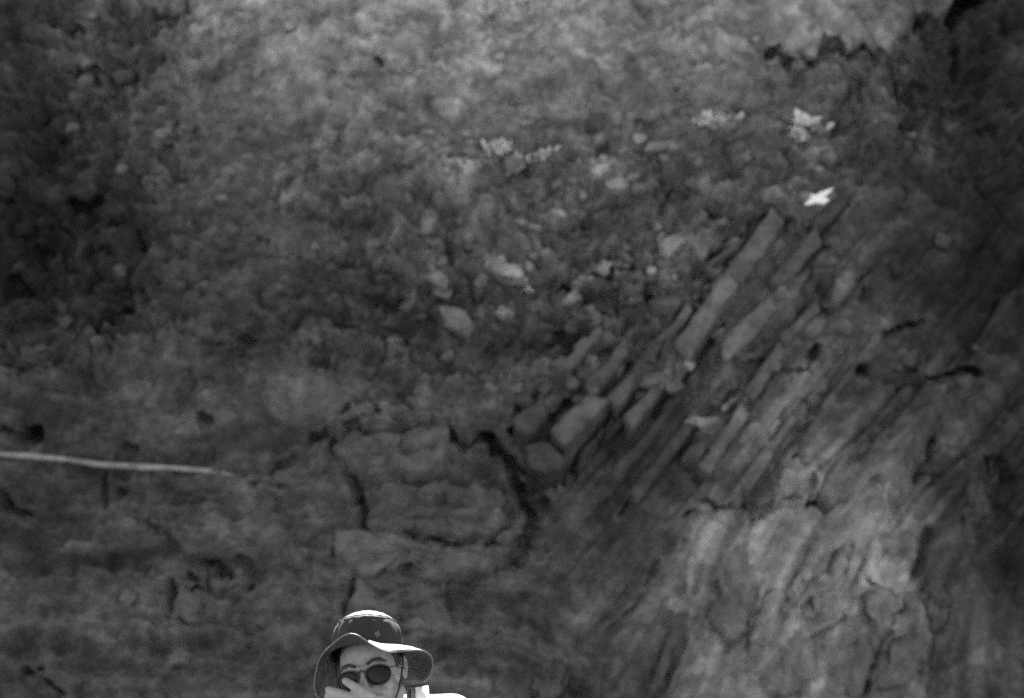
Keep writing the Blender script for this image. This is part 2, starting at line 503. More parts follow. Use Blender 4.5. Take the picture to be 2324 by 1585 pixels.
TONE = TONE * (1 + (0.36 - 0.22 * LOW * TILT) * np.clip(fbm(U * 2.0, V * 2.6, 141, 5, .6), -1.2, 1.4))
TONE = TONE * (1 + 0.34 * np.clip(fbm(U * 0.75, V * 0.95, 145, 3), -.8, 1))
# layers differ in colour along the bedding; stones in the rubble differ from one another
TONE = TONE * (1 + TILT * (0.42 + 0.2 * LOW) * np.clip(pnoise(at * 0.3, ct * 3.4, 151) + 0.6 * pnoise(at * 0.5, ct * 8.5, 152), -1, 1.3))
TONE = TONE * (1 + (1 - TILT) * (1 - SOIL) * 0.30 * np.clip(pnoise(U * 0.4, cb * 4.0, 153) + 0.6 * pnoise(U * 0.7, cb * 10, 154), -1, 1.3))
RB2 = np.clip(RUB + 0.5 * SOIL + 0.4 * LEFT, 0, 1) * (1 - TILT)
for f_, a_, pale in ((2.7, 0.4, 0.965), (6.0, 0.35, 0.955)):
    TONE = TONE * (1 + RB2 * (a_ * (CELLS[f_] - 0.5) + 0.6 * (CELLS[f_] > pale)))
GX = GXs

rock = rock_material('cliff_rock')
nv, nu = U.shape
XYZ = np.empty((nv, nu, 3))
XYZ[..., 0] = U
rise = np.radians(4 + 22 * np.clip(V / 13.0, 0, 1))
XYZ[..., 1] = FO.y + FS.y * V + FN.y * H + CR * np.cos(rise)
XYZ[..., 2] = FO.z + FS.z * V + FN.z * H + CR * np.sin(rise)
idx = np.arange(nv * nu).reshape(nv, nu)
quads = np.stack([idx[:-1, :-1], idx[:-1, 1:], idx[1:, 1:], idx[1:, :-1]], -1).reshape(-1, 4)
me = bpy.data.meshes.new('rock_face')
me.vertices.add(nv * nu)
me.vertices.foreach_set('co', XYZ.reshape(-1))
me.loops.add(quads.size)
me.polygons.add(len(quads))
me.loops.foreach_set('vertex_index', quads.reshape(-1).astype(np.int32))
me.polygons.foreach_set('loop_start', np.arange(0, quads.size, 4, dtype=np.int32))
me.polygons.foreach_set('use_smooth', np.ones(len(quads), bool))
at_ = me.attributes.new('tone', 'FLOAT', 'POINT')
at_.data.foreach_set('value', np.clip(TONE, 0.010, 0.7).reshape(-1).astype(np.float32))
me.update(calc_edges=True)
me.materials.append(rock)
cliff = structure(link(bpy.data.objects.new('rock_face', me)))

def height(u, v):
    i = int(np.clip(np.searchsorted(US, u), 1, nu - 1)); j = int(np.clip(np.searchsorted(VS, v), 1, nv - 1))
    return float(H[j, i])
def tone_at(u, v):
    i = int(np.clip(np.searchsorted(US, u), 1, nu - 1)); j = int(np.clip(np.searchsorted(VS, v), 1, nv - 1))
    return float(TONE[j, i])
def at_face(u, v, h):
    return FO + Vector((u, 0, 0)) + FS * v + FN * h
FACE_M = Matrix(((1, 0, 0), tuple(FS), tuple(FN))).transposed()      # columns: u, v, n

# rock in tones for the loose pieces
PIECE = {k: rock_material('stone_rock_%02d' % int(k * 100), k, True) for k in (0.02, 0.05, 0.09, 0.13, 0.17, 0.21, 0.26, 0.34, 0.44)}
def piece_mat(t):
    return PIECE[min(PIECE, key=lambda k: abs(k - t))]

# ------------------------------------------------------------------ ground and hill top
ground_m = rock_material('gravel', 0.20)
gx = [-1500, -300, -60, -25, -12, -6, -3, 0, 3, 6, 12, 25, 60, 300, 1500]
gy = [-1500, -300, -60, -25, -10, -4, 0, 2, 4, 6, 9, 12, 14, 16, 18, 22]
gv, gf = [], []
for y in gy:
    for x in gx:
        gv.append((x, y, 0.05 * math.sin(x * 1.7 + y) * (abs(x) < 20) * (abs(y) < 24) - 0.03))
n = len(gx)
for j in range(len(gy) - 1):
    for i in range(n - 1):
        gf.append((j * n + i, j * n + i + 1, (j + 1) * n + i + 1, (j + 1) * n + i))
structure(mesh_obj('ground', gv, gf, ground_m))
# hill behind the crest, following the last row of the face
top = XYZ[-1]
hv, hf = [], []
sel = list(range(0, nu, 12)) + [nu - 1]
rows = [(-0.02, -0.15), (1.0, 0.35), (4, 1.2), (12, 2.6), (40, 5), (150, 4), (900, -60)]
for dy, dz in rows:
    for i in sel:
        p = top[i]
        hv.append((p[0] * (1 + dy / 60), p[1] + dy, p[2] + dz + 0.25 * math.sin(p[0] * 0.7 + dy)))
m_ = len(sel)
for j in range(len(rows) - 1):
    for i in range(m_ - 1):
        hf.append((j * m_ + i, j * m_ + i + 1, (j + 1) * m_ + i + 1, (j + 1) * m_ + i))
structure(mesh_obj('hill', hv, hf, ground_m))

# ------------------------------------------------------------------ pieces of the rock face
def hull_mesh(name, pts):
    bm = bmesh.new()
    for p in pts:
        bm.verts.new(p)
    r = bmesh.ops.convex_hull(bm, input=bm.verts)
    for g in list(set(r['geom_interior'] + r['geom_unused'])):
        if isinstance(g, bmesh.types.BMVert) and g.is_valid:
            bm.verts.remove(g)
    me = bpy.data.meshes.new(name)
    bm.to_mesh(me)
    bm.free()
    return me

def rand_stone(k, flat):
    pts = []
    for _ in range(22):
        p = Vector((random.gauss(0, 1), random.gauss(0, 1), random.gauss(0, 1))).normalized()
        q = [math.copysign(abs(c) ** 0.75, c) * random.uniform(.82, 1.0) for c in p]
        pts.append((q[0] * .5, q[1] * .5, q[2] * .5 * flat))
    return hull_mesh('stone_shape', pts)
STONES = [rand_stone(k, random.uniform(.7, 1.0)) for k in range(12)]

def rand_slab(k):
    """unit bar: long in x, 1 wide in y, thick in z, with broken ends"""
    pts = []
    for x in (-.5, .5):
        for y in (-.5, .5):
            e = random.uniform(.45, 1.1)
            for z in (-.5, .5):
                pts.append((x * e, y * random.uniform(.35, 1.0), z * random.uniform(.6, 1.05)))
    for s in (-1, 1):
        pts.append((s * random.uniform(.5, .58), random.uniform(-.3, .3), random.uniform(-.3, .3)))
        for z in (-.5, .5):
            pts.append((random.uniform(-.3, .3), s * random.uniform(.5, .56), z * .9))
    pts += [(random.uniform(-.4, .4), random.uniform(-.35, .35), random.uniform(.5, .58)) for _ in range(3)]
    return hull_mesh('slab_shape', pts)
SLABS = [rand_slab(k) for k in range(10)]

def put(name, meshes, u, v, size, rot, out, tone, tiltx=0.0, tilty=0.0):
    base = random.choice(meshes)
    key = (base.name, piece_mat(tone).name)
    if key not in put.cache:
        mm = base.copy()
        mm.materials.clear()
        mm.materials.append(piece_mat(tone))
        put.cache[key] = mm
    o = bpy.data.objects.new(name, put.cache[key])
    link(o, cliff)
    M = Matrix.Translation(at_face(u, v, height(u, v) + out)) @ FACE_M.to_4x4() @ Matrix.Rotation(rot, 4, 'Z') @ Matrix.Rotation(tiltx, 4, 'X') @ Matrix.Rotation(tilty, 4, 'Y') @ Matrix.Diagonal((*size, 1))
    o.matrix_world = M
    return o
put.cache = {}

def uv_at(p, h):
    d = ray(*p)
    t = ((FO + FN * h) - CAM).dot(FN) / d.dot(FN)
    P = CAM + d * t
    return P.x, (P - FO).dot(FS)

def bm_block(name, pts, out, tone, depth=0.6, lean=0.0, side=0.0, bevel=0.05, rough=0.03):
    """a joint-bounded block: outline in survey units, its face `out` metres proud, leaning and turned"""
    hc0 = np.median([height(*p) for p in poly_uv(pts)])
    q = [uv_at(p, hc0 + out) for p in pts]
    # densify and roughen the outline
    big = rough > .02 and max(max(p[0] for p in q) - min(p[0] for p in q), max(p[1] for p in q) - min(p[1] for p in q)) > .5
    dense = []
    for k in range(len(q)):
        a, b = q[k], q[(k + 1) % len(q)]
        L = math.hypot(b[0] - a[0], b[1] - a[1])
        nn = max(1, int(L / (0.08 if big else 0.16)))
        for t in range(nn):
            f = t / nn
            j = rough if 0 < t else rough * .4
            dense.append((a[0] + (b[0] - a[0]) * f + random.uniform(-j, j), a[1] + (b[1] - a[1]) * f + random.uniform(-j, j)))
    cu = sum(p[0] for p in dense) / len(dense); cv = sum(p[1] for p in dense) / len(dense)
    hc = np.median([height(*p) for p in dense])
    hf = lambda u, v: hc + out + lean * (v - cv) + side * (u - cu)
    rings = [(1.0, -depth), (1.0, -bevel * 1.2), (None, 0.0)] + ([(.84, .0), (.70, .0), (.56, .0), (.42, .0), (.28, .0), (.14, .0)] if big else [(0.66, 0.012), (0.33, 0.03)])
    verts, faces = [], []
    nD = len(dense)
    for sc_, dh in rings:
        for (u, v) in dense:
            if sc_ is None:
                r = math.hypot(u - cu, v - cv) + 1e-6
                s = max(0.3, 1 - bevel / r)
            else:
                s = sc_
            uu, vv = cu + (u - cu) * s, cv + (v - cv) * s
            z = (hc - depth) if dh == -depth else hf(uu, vv) + dh + (1.1 * (height(uu, vv) - smooth_h(uu, vv)) if big else random.uniform(-1, 1) * rough * .5)
            verts.append(at_face(uu, vv, z))
    verts.append(at_face(cu, cv, hf(cu, cv) + 0.03))
    for k in range(len(rings) - 1):
        for i in range(nD):
            j = (i + 1) % nD
            faces.append((k * nD + i, k * nD + j, (k + 1) * nD + j, (k + 1) * nD + i))
    b0 = (len(rings) - 1) * nD
    for i in range(nD):
        faces.append((b0 + i, b0 + (i + 1) % nD, len(verts) - 1))
    # orientation: outline must run counter-clockwise seen from outside
    area = sum(dense[i][0] * dense[(i + 1) % nD][1] - dense[(i + 1) % nD][0] * dense[i][1] for i in range(nD))
    if area < 0:
        faces = [f[::-1] for f in faces]
    o = mesh_obj(name, verts, faces, piece_mat(tone), cliff, smooth=big)
    return o

# named blocks and slabs of the face  (outline, proud, tone, lean, side)
BLOCKS = [
 ('block', [(738, 968), (796, 917), (856, 907), (931, 924), (1004, 943), (1018, 952), (910, 964), (880, 974), (843, 973), (801, 963)], .36, .15, .30, 0),
 ('block', [(757, 990), (801, 972), (843, 983), (881, 984), (911, 973), (993, 968), (1022, 975), (1024, 1018), (981, 1074), (913, 1076), (868, 1088), (840, 1085), (808, 1055), (768, 1036)], .40, .15, .08, .10),
 ('block', [(834, 1100), (893, 1094), (950, 1098), (985, 1086), (1031, 1105), (1080, 1100), (1112, 1118), (1150, 1128), (1140, 1160), (1156, 1190), (1120, 1215), (1060, 1232), (990, 1218), (930, 1224), (880, 1206), (836, 1200)], .32, .15, .12, .08),
 ('block', [(766, 1215), (850, 1212), (930, 1222), (1000, 1240), (1090, 1245), (1150, 1270), (1100, 1300), (990, 1310), (900, 1300), (820, 1296), (778, 1270), (760, 1245)], .26, .17, .1, 0),
 ('block', [(815, 1305), (900, 1308), (1010, 1320), (1020, 1380), (1035, 1450), (960, 1440), (850, 1420), (785, 1400), (802, 1355)], .14, .17, .03, 0),
 ('stone', [(1167, 943), (1200, 915), (1235, 893), (1247, 912), (1240, 935), (1210, 976), (1195, 985), (1172, 968)], .50, .13, .1, -.1),
 ('slab', [(1250, 973), (1302, 914), (1335, 883), (1388, 890), (1362, 922), (1320, 970), (1282, 1016)], .50, .12, .15, -.1),
 ('stone', [(1195, 995), (1230, 988), (1250, 993), (1285, 1040), (1272, 1064), (1237, 1072), (1200, 1057)], .52, .09, .35, .1),
 ('slab', [(1650, 780), (1700, 740), (1735, 760), (1745, 810), (1690, 830), (1655, 820)], .12, .15, .1, 0),
 ('block', [(1836, 610), (1880, 580), (1905, 600), (1890, 650), (1845, 690), (1825, 670)], .12, .13, .1, -.1),
 ('slab', [(1586, 950), (1575, 1000), (1545, 1050), (1600, 1040), (1650, 980), (1660, 950), (1630, 955)], .08, .15, .1, -.1),
 ('stone', [(1557, 948), (1592, 934), (1637, 947), (1607, 964), (1597, 976), (1572, 958)], .20, .34, .9, 0),
 ('slab', [(1634, 930), (1660, 895), (1680, 890), (1672, 908), (1645, 934)], .18, .26, .5, -.1),
 ('slab', [(1615, 900), (1640, 860), (1670, 830), (1690, 850), (1650, 895), (1625, 915)], .14, .17, .2, -.1),
 ('slab', [(1758, 1138), (1770, 1060), (1788, 1038), (1820, 1052), (1850, 1075), (1842, 1110), (1828, 1140)], .15, .21, .2, -.1),
 ('slab', [(1868, 1080), (1914, 1020), (1966, 1030), (1990, 1100), (1972, 1134), (1858, 1134)], .09, .21, .1, 0),
 ('slab', [(1800, 950), (1830, 900), (1860, 870), (1880, 885), (1850, 930), (1825, 962)], .18, .22, .3, -.2),
 ('slab', [(1745, 975), (1765, 945), (1775, 950), (1757, 985)], .14, .22, .2, -.2),
 ('block', [(1970, 870), (2005, 878), (2033, 884), (2068, 862), (2110, 858), (2150, 870), (2150, 920), (2120, 980), (2095, 1040), (2060, 1070), (2010, 1040), (1985, 1000), (1975, 930)], .12, .13, .1, 0),
 ('block', [(1975, 800), (2010, 790), (2060, 790), (2100, 800), (2105, 838), (2065, 845), (2035, 866), (2005, 856), (1985, 842)], .22, .09, .15, .1),
 ('slab', [(2160, 855), (2205, 850), (2215, 870), (2190, 905), (2165, 915)], .15, .13, .2, 0),
 ('slab', [(1640, 1240), (1680, 1220), (1740, 1225), (1745, 1290), (1725, 1360), (1690, 1430), (1650, 1450), (1620, 1400), (1625, 1310)], .08, .23, .1, 0),
 ('slab', [(1850, 1235), (1885, 1235), (1880, 1265), (1845, 1310), (1800, 1380), (1770, 1410), (1790, 1340), (1830, 1270)], .10, .26, .25, -.1),
 ('slab', [(1850, 1330), (1920, 1310), (1940, 1330), (1930, 1400), (1870, 1430), (1810, 1450), (1800, 1410)], .07, .23, .1, 0),
 ('slab', [(1725, 1440), (1770, 1420), (1850, 1440), (1860, 1500), (1820, 1570), (1740, 1580), (1712, 1530)], .07, .21, .1, 0),
 ('slab', [(2030, 1440), (2080, 1420), (2120, 1440), (2110, 1500), (2060, 1560), (1995, 1560), (2010, 1490)], .08, .19, .15, 0),
 ('slab', [(2110, 1310), (2150, 1300), (2165, 1360), (2150, 1420), (2110, 1430), (2095, 1370)], .08, .15, .1, 0),
 ('slab', [(1960, 1340), (2020, 1330), (2060, 1360), (2040, 1420), (1990, 1440), (1950, 1400)], .07, .15, .1, 0),
 ('slab', [(2190, 1100), (2240, 1090), (2250, 1150), (2210, 1240), (2170, 1230)], .10, .09, .1, 0),
 ('stone', [(1800, 128), (1826, 126), (1832, 142), (1815, 150), (1800, 145)], .10, .26, .3, 0),
 ('block', [(2080, 75), (2098, 55), (2150, 46), (2160, 60), (2150, 95), (2100, 110)], .18, .11, .2, 0),
 ('block', [(2046, 275), (2080, 262), (2105, 280), (2098, 296), (2060, 316), (2046, 300)], .2, .08, .2, 0),
 ('block', [(1905, 250), (1930, 190), (1945, 200), (1920, 260), (1890, 300), (1880, 290)], .10, .11, .2, -.2),
 ('stone', [(871, 130), (885, 95), (910, 75), (945, 72), (968, 95), (970, 130), (945, 148), (910, 156), (885, 148)], .22, .21, .05, 0),
 ('stone', [(820, 80), (840, 55), (870, 52), (878, 66), (850, 76)], .15, .34, .5, 0),
 ('stone', [(200, 150), (232, 132), (262, 132), (282, 142), (245, 175), (225, 172)], .20, .13, .3, 0),
 ('stone', [(147, 195), (165, 192), (187, 200), (170, 212), (150, 218)], .18, .17, .5, 0),
 ('stone', [(145, 140), (175, 132), (200, 138), (190, 152), (150, 156)], .15, .07, .3, 0),
 ('stone', [(1370, 420), (1385, 405), (1415, 402), (1430, 418), (1420, 434), (1385, 436)], .22, .34, .4, 0),
 ('slab', [(1487, 404), (1530, 415), (1587, 444), (1594, 482), (1565, 500), (1545, 480), (1540, 450), (1515, 430)], .20, .19, .2, .1),
 ('stone', [(1485, 540), (1495, 525), (1512, 528), (1516, 545), (1500, 558)], .16, .34, .4, 0),
 ('stone', [(1650, 540), (1670, 520), (1690, 535), (1685, 548), (1665, 552)], .14, .22, .4, 0),
 ('stone', [(1300, 770), (1320, 745), (1350, 748), (1365, 768), (1350, 788), (1315, 790)], .16, .24, .3, 0),
 ('slab', [(1395, 640), (1430, 625), (1475, 628), (1480, 650), (1440, 662), (1400, 660)], .16, .15, .2, 0),
 ('stone', [(1300, 640), (1320, 628), (1340, 632), (1342, 645), (1315, 650)], .14, .15, .3, 0),
 ('slab', [(1388, 552), (1400, 548), (1435, 575), (1440, 590), (1425, 586), (1395, 565)], .14, .22, .3, .3),
 ('stone', [(955, 622), (975, 604), (1005, 606), (1018, 630), (1010, 650), (985, 640)], .14, .30, .3, 0),
 ('stone', [(1078, 632), (1090, 615), (1110, 620), (1112, 642), (1085, 645)], .14, .30, .3, 0),
 ('stone', [(1115, 690), (1130, 674), (1155, 672), (1162, 685), (1140, 694)], .18, .34, .6, 0),
 ('slab', [(1445, 800), (1490, 770), (1520, 780), (1490, 830), (1450, 845)], .1, .10, .1, -.1),
 ('slab', [(1480, 720), (1510, 700), (1560, 705), (1575, 718), (1530, 722), (1495, 745)], .14, .15, .2, 0),
 ('slab', [(300, 1140), (370, 1130), (450, 1150), (470, 1190), (400, 1210), (330, 1190)], .08, .14, .1, 0),
 ('slab', [(400, 1345), (470, 1340), (530, 1370), (520, 1420), (440, 1440), (395, 1400)], .07, .17, .05, 0),
 ('slab', [(455, 1285), (495, 1290), (560, 1282), (562, 1330), (510, 1340), (460, 1320)], .08, .16, .1, 0),
 ('slab', [(265, 1320), (300, 1312), (310, 1350), (280, 1375), (262, 1360)], .12, .16, .2, 0),
 ('slab', [(1290, 1320), (1330, 1310), (1340, 1350), (1310, 1385), (1285, 1370)], .10, .16, .2, 0),
 ('slab', [(1200, 1490), (1260, 1480), (1285, 1510), (1290, 1560), (1240, 1590), (1200, 1560)], .08, .17, .1, 0),
]
def strip(p0, p1, w, out, tone, side=.28, lean=.12):
    (a, b), (c, e) = p0, p1
    Ln = math.hypot(c - a, e - b)
    dx, dy = (c - a) / Ln, (e - b) / Ln
    nx, ny = dy * w / 2, -dx * w / 2
    j = lambda k: random.uniform(-k, k)
    return ('slab', [(a - nx - dx * w * .3 + j(4), b - ny - dy * w * .3 + j(4)), (c - nx * .8 + j(8), e - ny * .8 + j(8)),
                     (c + nx * .8 + dx * w * .4 + j(8), e + ny * .8 + dy * w * .4 + j(8)), (a + nx + j(4), b + ny + j(4))], out, tone, lean, side)
for q in [((1552, 786), (1662, 634), 54, .30, .19), ((1668, 622), (1758, 496), 46, .27, .19), ((1428, 944), (1530, 836), 34, .22, .14), ((1390, 904), (1470, 812), 34, .24, .13), ((1476, 802), (1560, 694), 32, .24, .14),
          ((1336, 878), (1420, 790), 36, .24, .13), ((1232, 888), (1366, 764), 26, .2, .13), ((1644, 786), (1742, 700), 58, .18, .16),
          ((1762, 642), (1850, 540), 36, .22, .15), ((1440, 1118), (1584, 940), 36, .16, .11),
          ((1600, 1066), (1692, 930), 36, .18, .16), ((1690, 1102), (1802, 950), 32, .2, .2),
          ((1597, 608), (1684, 553), 26, .22, .15), ((1850, 520), (1930, 440), 36, .16, .07), ((1700, 892), (1772, 796), 40, .16, .15),
          ((1780, 762), (1852, 688), 44, .14, .12), ]:
    BLOCKS.append(strip(*q))
for nm, pts, out, tone, lean, side in BLOCKS:
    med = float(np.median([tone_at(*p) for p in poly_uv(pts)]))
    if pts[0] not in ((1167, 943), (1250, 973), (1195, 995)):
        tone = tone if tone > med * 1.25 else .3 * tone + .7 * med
    long_ = len(pts) == 4 or pts[0] in ((1167, 943), (1250, 973), (1195, 995))
    bm_block(nm, pts, out * 0.8, tone, lean=-lean, side=side, bevel=0.035 if long_ else 0.05, rough=0.019 if long_ else 0.05)

# shelves of level bedding on the left, bars of the tilted strata on the right
def inside_rect(a, b, c, d):
    return random.uniform(a, c), random.uniform(b, d)
for k in range(8):
    while True:
        x, y = inside_rect(1260, 480, 2300, 1570)
        lx = np.interp(y, [0, 300, 500, 700, 850, 1000, 1300, 1585], [2250, 1990, 1780, 1540, 1330, 1180, 1210, 1330])
        if x > lx + 50:
            break
    u, v = face_uv(x, y)
    a = R(53) + R(17) * float(sstep(5.6, 2.2, np.array(v)) * sstep(.3, 2.8, np.array(u)))
    L, W = random.uniform(.7, 2.2), random.uniform(.08, .20)
    put('slab', SLABS, u, v, (L, W, .36), a + random.gauss(0, .03), -.13 + random.uniform(-.04, .02), tone_at(u, v) * random.uniform(.65, 1.0), random.gauss(0, .12), random.gauss(0, .06))
# rubble stones
cnt = 0
while cnt < 262:
    r = random.random()
    if r < .55:
        x, y = random.gauss(1330, 230), random.gauss(600, 170)
    elif r < .75:
        x, y = inside_rect(0, 0, 460, 820)
    else:
        x, y = inside_rect(420, 20, 2250, 900)
    if not (0 < x < 2324 and 0 < y < 960):
        continue
    u, v = face_uv(x, y)
    s = min(.44, .14 * math.exp(random.gauss(0, .42)) + .04)
    if x < 460:
        s *= 1.3
    t = tone_at(u, v) * random.choice((.75, .95, 1.1, 1.25, 1.5))
    put('stone', STONES, u, v, (s * random.uniform(.9, 1.6), s * random.uniform(.7, 1.0), s), random.uniform(-.5, .9), s * .16, t, random.uniform(-.5, .5), random.uniform(-.5, .5))
    cnt += 1

# ------------------------------------------------------------------ pale weathered pole on the ledge
def tube(pts, radii, seg=10, jitter=0.0, cap=True):
    P = [Vector(p) for p in pts]
    verts, faces = [], []
    up = Vector((0.13, 0.2, 1)).normalized()
    for i, p in enumerate(P):
        t = (P[min(i + 1, len(P) - 1)] - P[max(i - 1, 0)]).normalized()
        a = t.cross(up)
        if a.length < 1e-3:
            a = t.cross(Vector((1, 0, 0)))
        a.normalize()
        b = t.cross(a).normalized()
        for k in range(seg):
            th = 2 * math.pi * k / seg
            r = radii[i] * (1 + random.uniform(-jitter, jitter))
            verts.append(p + a * (math.cos(th) * r) + b * (math.sin(th) * r))
    for i in range(len(P) - 1):
        for k in range(seg):
            k2 = (k + 1) % seg
            faces.append((i * seg + k, i * seg + k2, (i + 1) * seg + k2, (i + 1) * seg + k))
    if cap:
        faces.append(tuple(range(seg))[::-1])
        faces.append(tuple((len(P) - 1) * seg + k for k in range(seg)))
    return verts, faces

pole_m = material('bleached_wood', 0.22, .85, .2, .5, 5, .6, 30)
pp = []
PQ = [(-160, 1022), (-60, 1028), (0, 1032), (75, 1036), (150, 1044), (225, 1054), (325, 1062), (400, 1064), (475, 1069), (508, 1075), (532, 1082)]
for q in PQ:
    pp.append(face_uv(*q))
hh = [max(height(u, v), height(u, v - .06), height(u, v + .06)) + .05 for u, v in pp]
hh = [np.mean(hh[max(0, i - 2):i + 3]) + .03 for i in range(len(hh))]
hh[-1] += .05
hh[-2] += .05
pp = [uv_at(q, h) for q, h in zip(PQ, hh)]
vs_, fs_ = tube([at_face(u, v, h) for (u, v), h in zip(pp, hh)], [.028, .034, .030, .041, .032, .038, .047, .036, .040, .026, .006], 10, .22)
tag(mesh_obj('wooden_pole', vs_, fs_, pole_m), 'long thin pale weathered pole lying along the rock ledge at the left edge', 'pole')

# ------------------------------------------------------------------ bright plants and scraps on the face
tuft_m = material('dry_leaves', 0.5, .7, .2, .25, 25)
white_m = material('white_scrap', 0.86, .6, .3, .05, 20)
def tuft(px, py, size, label, nb=18, bright=False, spread=1.0):
    size *= 1.35
    u, v = face_uv(px, py)
    u, v = uv_at((px, py + 8), height(u, v) + .06)
    root_p = at_face(u, v, height(u, v) + .0)
    t = bpy.data.objects.new('dry_tuft', None)
    link(t)
    t.location = root_p
    verts, faces = [], []
    slant = random.uniform(-.5, .9)
    for k in range(nb):
        o_ = random.gauss(0, .55) * size
        base = Vector((o_, -abs(random.gauss(0, .15)) * size, o_ * slant * .6 + random.gauss(0, .25) * size))
        az, el = random.uniform(0, 2 * math.pi), random.uniform(.0, 1.4)
        d = Vector((math.cos(az) * math.cos(el), -abs(math.sin(az)) * math.cos(el), math.sin(el)))
        Lg, w = size * random.uniform(.5, 1.0), size * random.uniform(.2, .4)
        sd = d.cross(Vector((random.uniform(-.5, .5), -.6, .8))).normalized() * w
        nrm = sd.cross(d).normalized() * (w * .15)
        m1, e = base + d * Lg * .55, base + d * Lg
        b = len(verts)
        verts += [base - sd * .3, base + sd * .3, m1 + sd + nrm, m1 - sd + nrm, e, m1 - nrm * 2]
        faces += [(b, b + 1, b + 2, b + 3), (b + 3, b + 2, b + 4), (b, b + 5, b + 1), (b + 1, b + 5, b + 2), (b, b + 3, b + 5), (b + 2, b + 5, b + 4), (b + 5, b + 3, b + 4)]
    verts = [q + Vector((0, -.05, .02)) for q in verts]
    mesh_obj('leaves', verts, faces, white_m if bright else tuft_m, t, smooth=False)
    vs, fs = tube([(0, .08, -.05), (0, -.01, .01), (0, -.03, size * .3)], [size * .07, size * .06, size * .03], 6)
    mesh_obj('stem', vs, fs, tuft_m, t)
    tag(t, label, 'plant', 'pale plants on the rock face')
    return t
tuft(1120, 336, .14, 'leftmost and highest of four small pale plants on the earth slope at centre')
tuft(1139, 356, .12, 'second from the left of four small pale plants on the centre slope, lowest of them')
tuft(1186, 351, .13, 'third from the left of four small pale plants on the earth slope at centre')
tuft(1226, 348, .14, 'rightmost of four small pale plants in a row on the earth slope at centre')
tuft(1600, 284, .12, 'small pale plant just left of the broad pale plant high on the slope')
tuft(1648, 270, .18, 'broad pale plant high on the slope, below the pale ledge at upper right')
tuft(1826, 271, .17, 'slanting pale plant above the bright white scrap on the rock')
tuft(1808, 313, .12, 'tiny pale plant between the slanting plant and the white scrap')
tuft(1197, 657, .13, 'bright white little plant among the rubble in the middle of the slope', 30, True)
tuft(1106, 6, .13, 'larger of two pale plants at the top edge of the picture')
tuft(1180, 8, .10, 'smaller of two pale plants at the top edge of the picture')

def scrap(px, py):
    u, v = face_uv(px, py)
    u, v = uv_at((px, py), height(u, v) + .14)
    hz = height(u, v)
    verts, faces = [], []
    outl = [(-.17, .09), (-.10, .10), (-.05, .05), (.03, .06), (.09, .12), (.20, .16), (.30, .19), (.20, .09), (.14, .04), (.19, -.03), (.10, -.08), (-.02, -.07), (-.10, -.10), (-.18, -.11), (-.13, -.03), (-.16, .03)]
    nD = len(outl)
    def pt(a, b, up):
        # a limp scrap lying over the rock, its face tipped to the sky
        return at_face(u + a * 1.0, v + b * 1.3, hz + .14 + up - b * .30)
    for sc_, up in ((1, -.03), (1, 0), (.62, .035), (.28, .055)):
        for (a, b) in outl:
            j = random.uniform(-.012, .012)
            verts.append(pt(a * sc_, b * sc_, up + j))
    verts.append(pt(0, 0, .06)); verts.append(pt(0, 0, -.05))
    for k in range(3):
        for i in range(nD):
            j = (i + 1) % nD
            faces.append((k * nD + j, k * nD + i, (k + 1) * nD + i, (k + 1) * nD + j))
    for i in range(nD):
        j = (i + 1) % nD
        faces.append((3 * nD + j, 3 * nD + i, 4 * nD))
        faces.append((i, j, 4 * nD + 1))
    tag(mesh_obj('white_scrap', verts, faces, white_m, smooth=False), 'bright white ragged scrap caught on the dark rock at upper right', 'scrap')
scrap(1852, 446)

# ------------------------------------------------------------------ the person
# local frame: millimetres around the hat, x to the right, y away from the camera, z up
def pix(fx, fy, depth):
    d = ray(fx * 2324 / 3312.0, fy * 2324 / 3312.0)
    return CAM + d * depth
HC = pix(1183, 2090, 3.45)
def L(x, y, z):
    return HC + Vector((x, y, z)) * .001
person = bpy.data.objects.new('person', None)
link(person)
person.location = (HC.x + .05, HC.y + .35, 0.0)
tag(person, 'person in a dark brimmed sun hat and round sunglasses, hand over nose and mouth', 'person')
PINV = Matrix.Translation(-person.location)
def pobj(name, verts, faces, mat, parent=None, smooth=True):
    """verts in world space; parented under the person (or one of its parts, all of which sit at its origin)"""
    o = mesh_obj(name, [PINV @ Vector(v) for v in verts], faces, mat, parent or person, smooth)
    return o

skin_m = material('skin', 0.25, .6, .35, .16, 60, .4, 350)
hair_m = material('hair', 0.025, .6, .4, .3, 200)
hat_m = material('hat_fabric', 0.010, .72, .55, .15, 90, .25, 420)
under_m = hat_m
shirt_m = material('white_cotton', 0.80, .85, .2, .05, 15, .5, 60)
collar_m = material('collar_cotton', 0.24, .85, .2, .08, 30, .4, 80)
trouser_m = material('trousers', 0.12, .85, .2, .15, 20)
shoe_m = material('shoe_leather', 0.06, .6, .3)
metal_m = material('thin_frame', 0.03, .45, .3)
lens_m = material('dark_lens', 0.006, .12, .18)
cord_m = material('dark_cord', 0.03, .8, .2, .2, 300)
emblem_m = material('emblem_thread', 0.16, .8, .2, .2, 600)
emblem_d = material('emblem_dark_thread', 0.05, .8, .2)

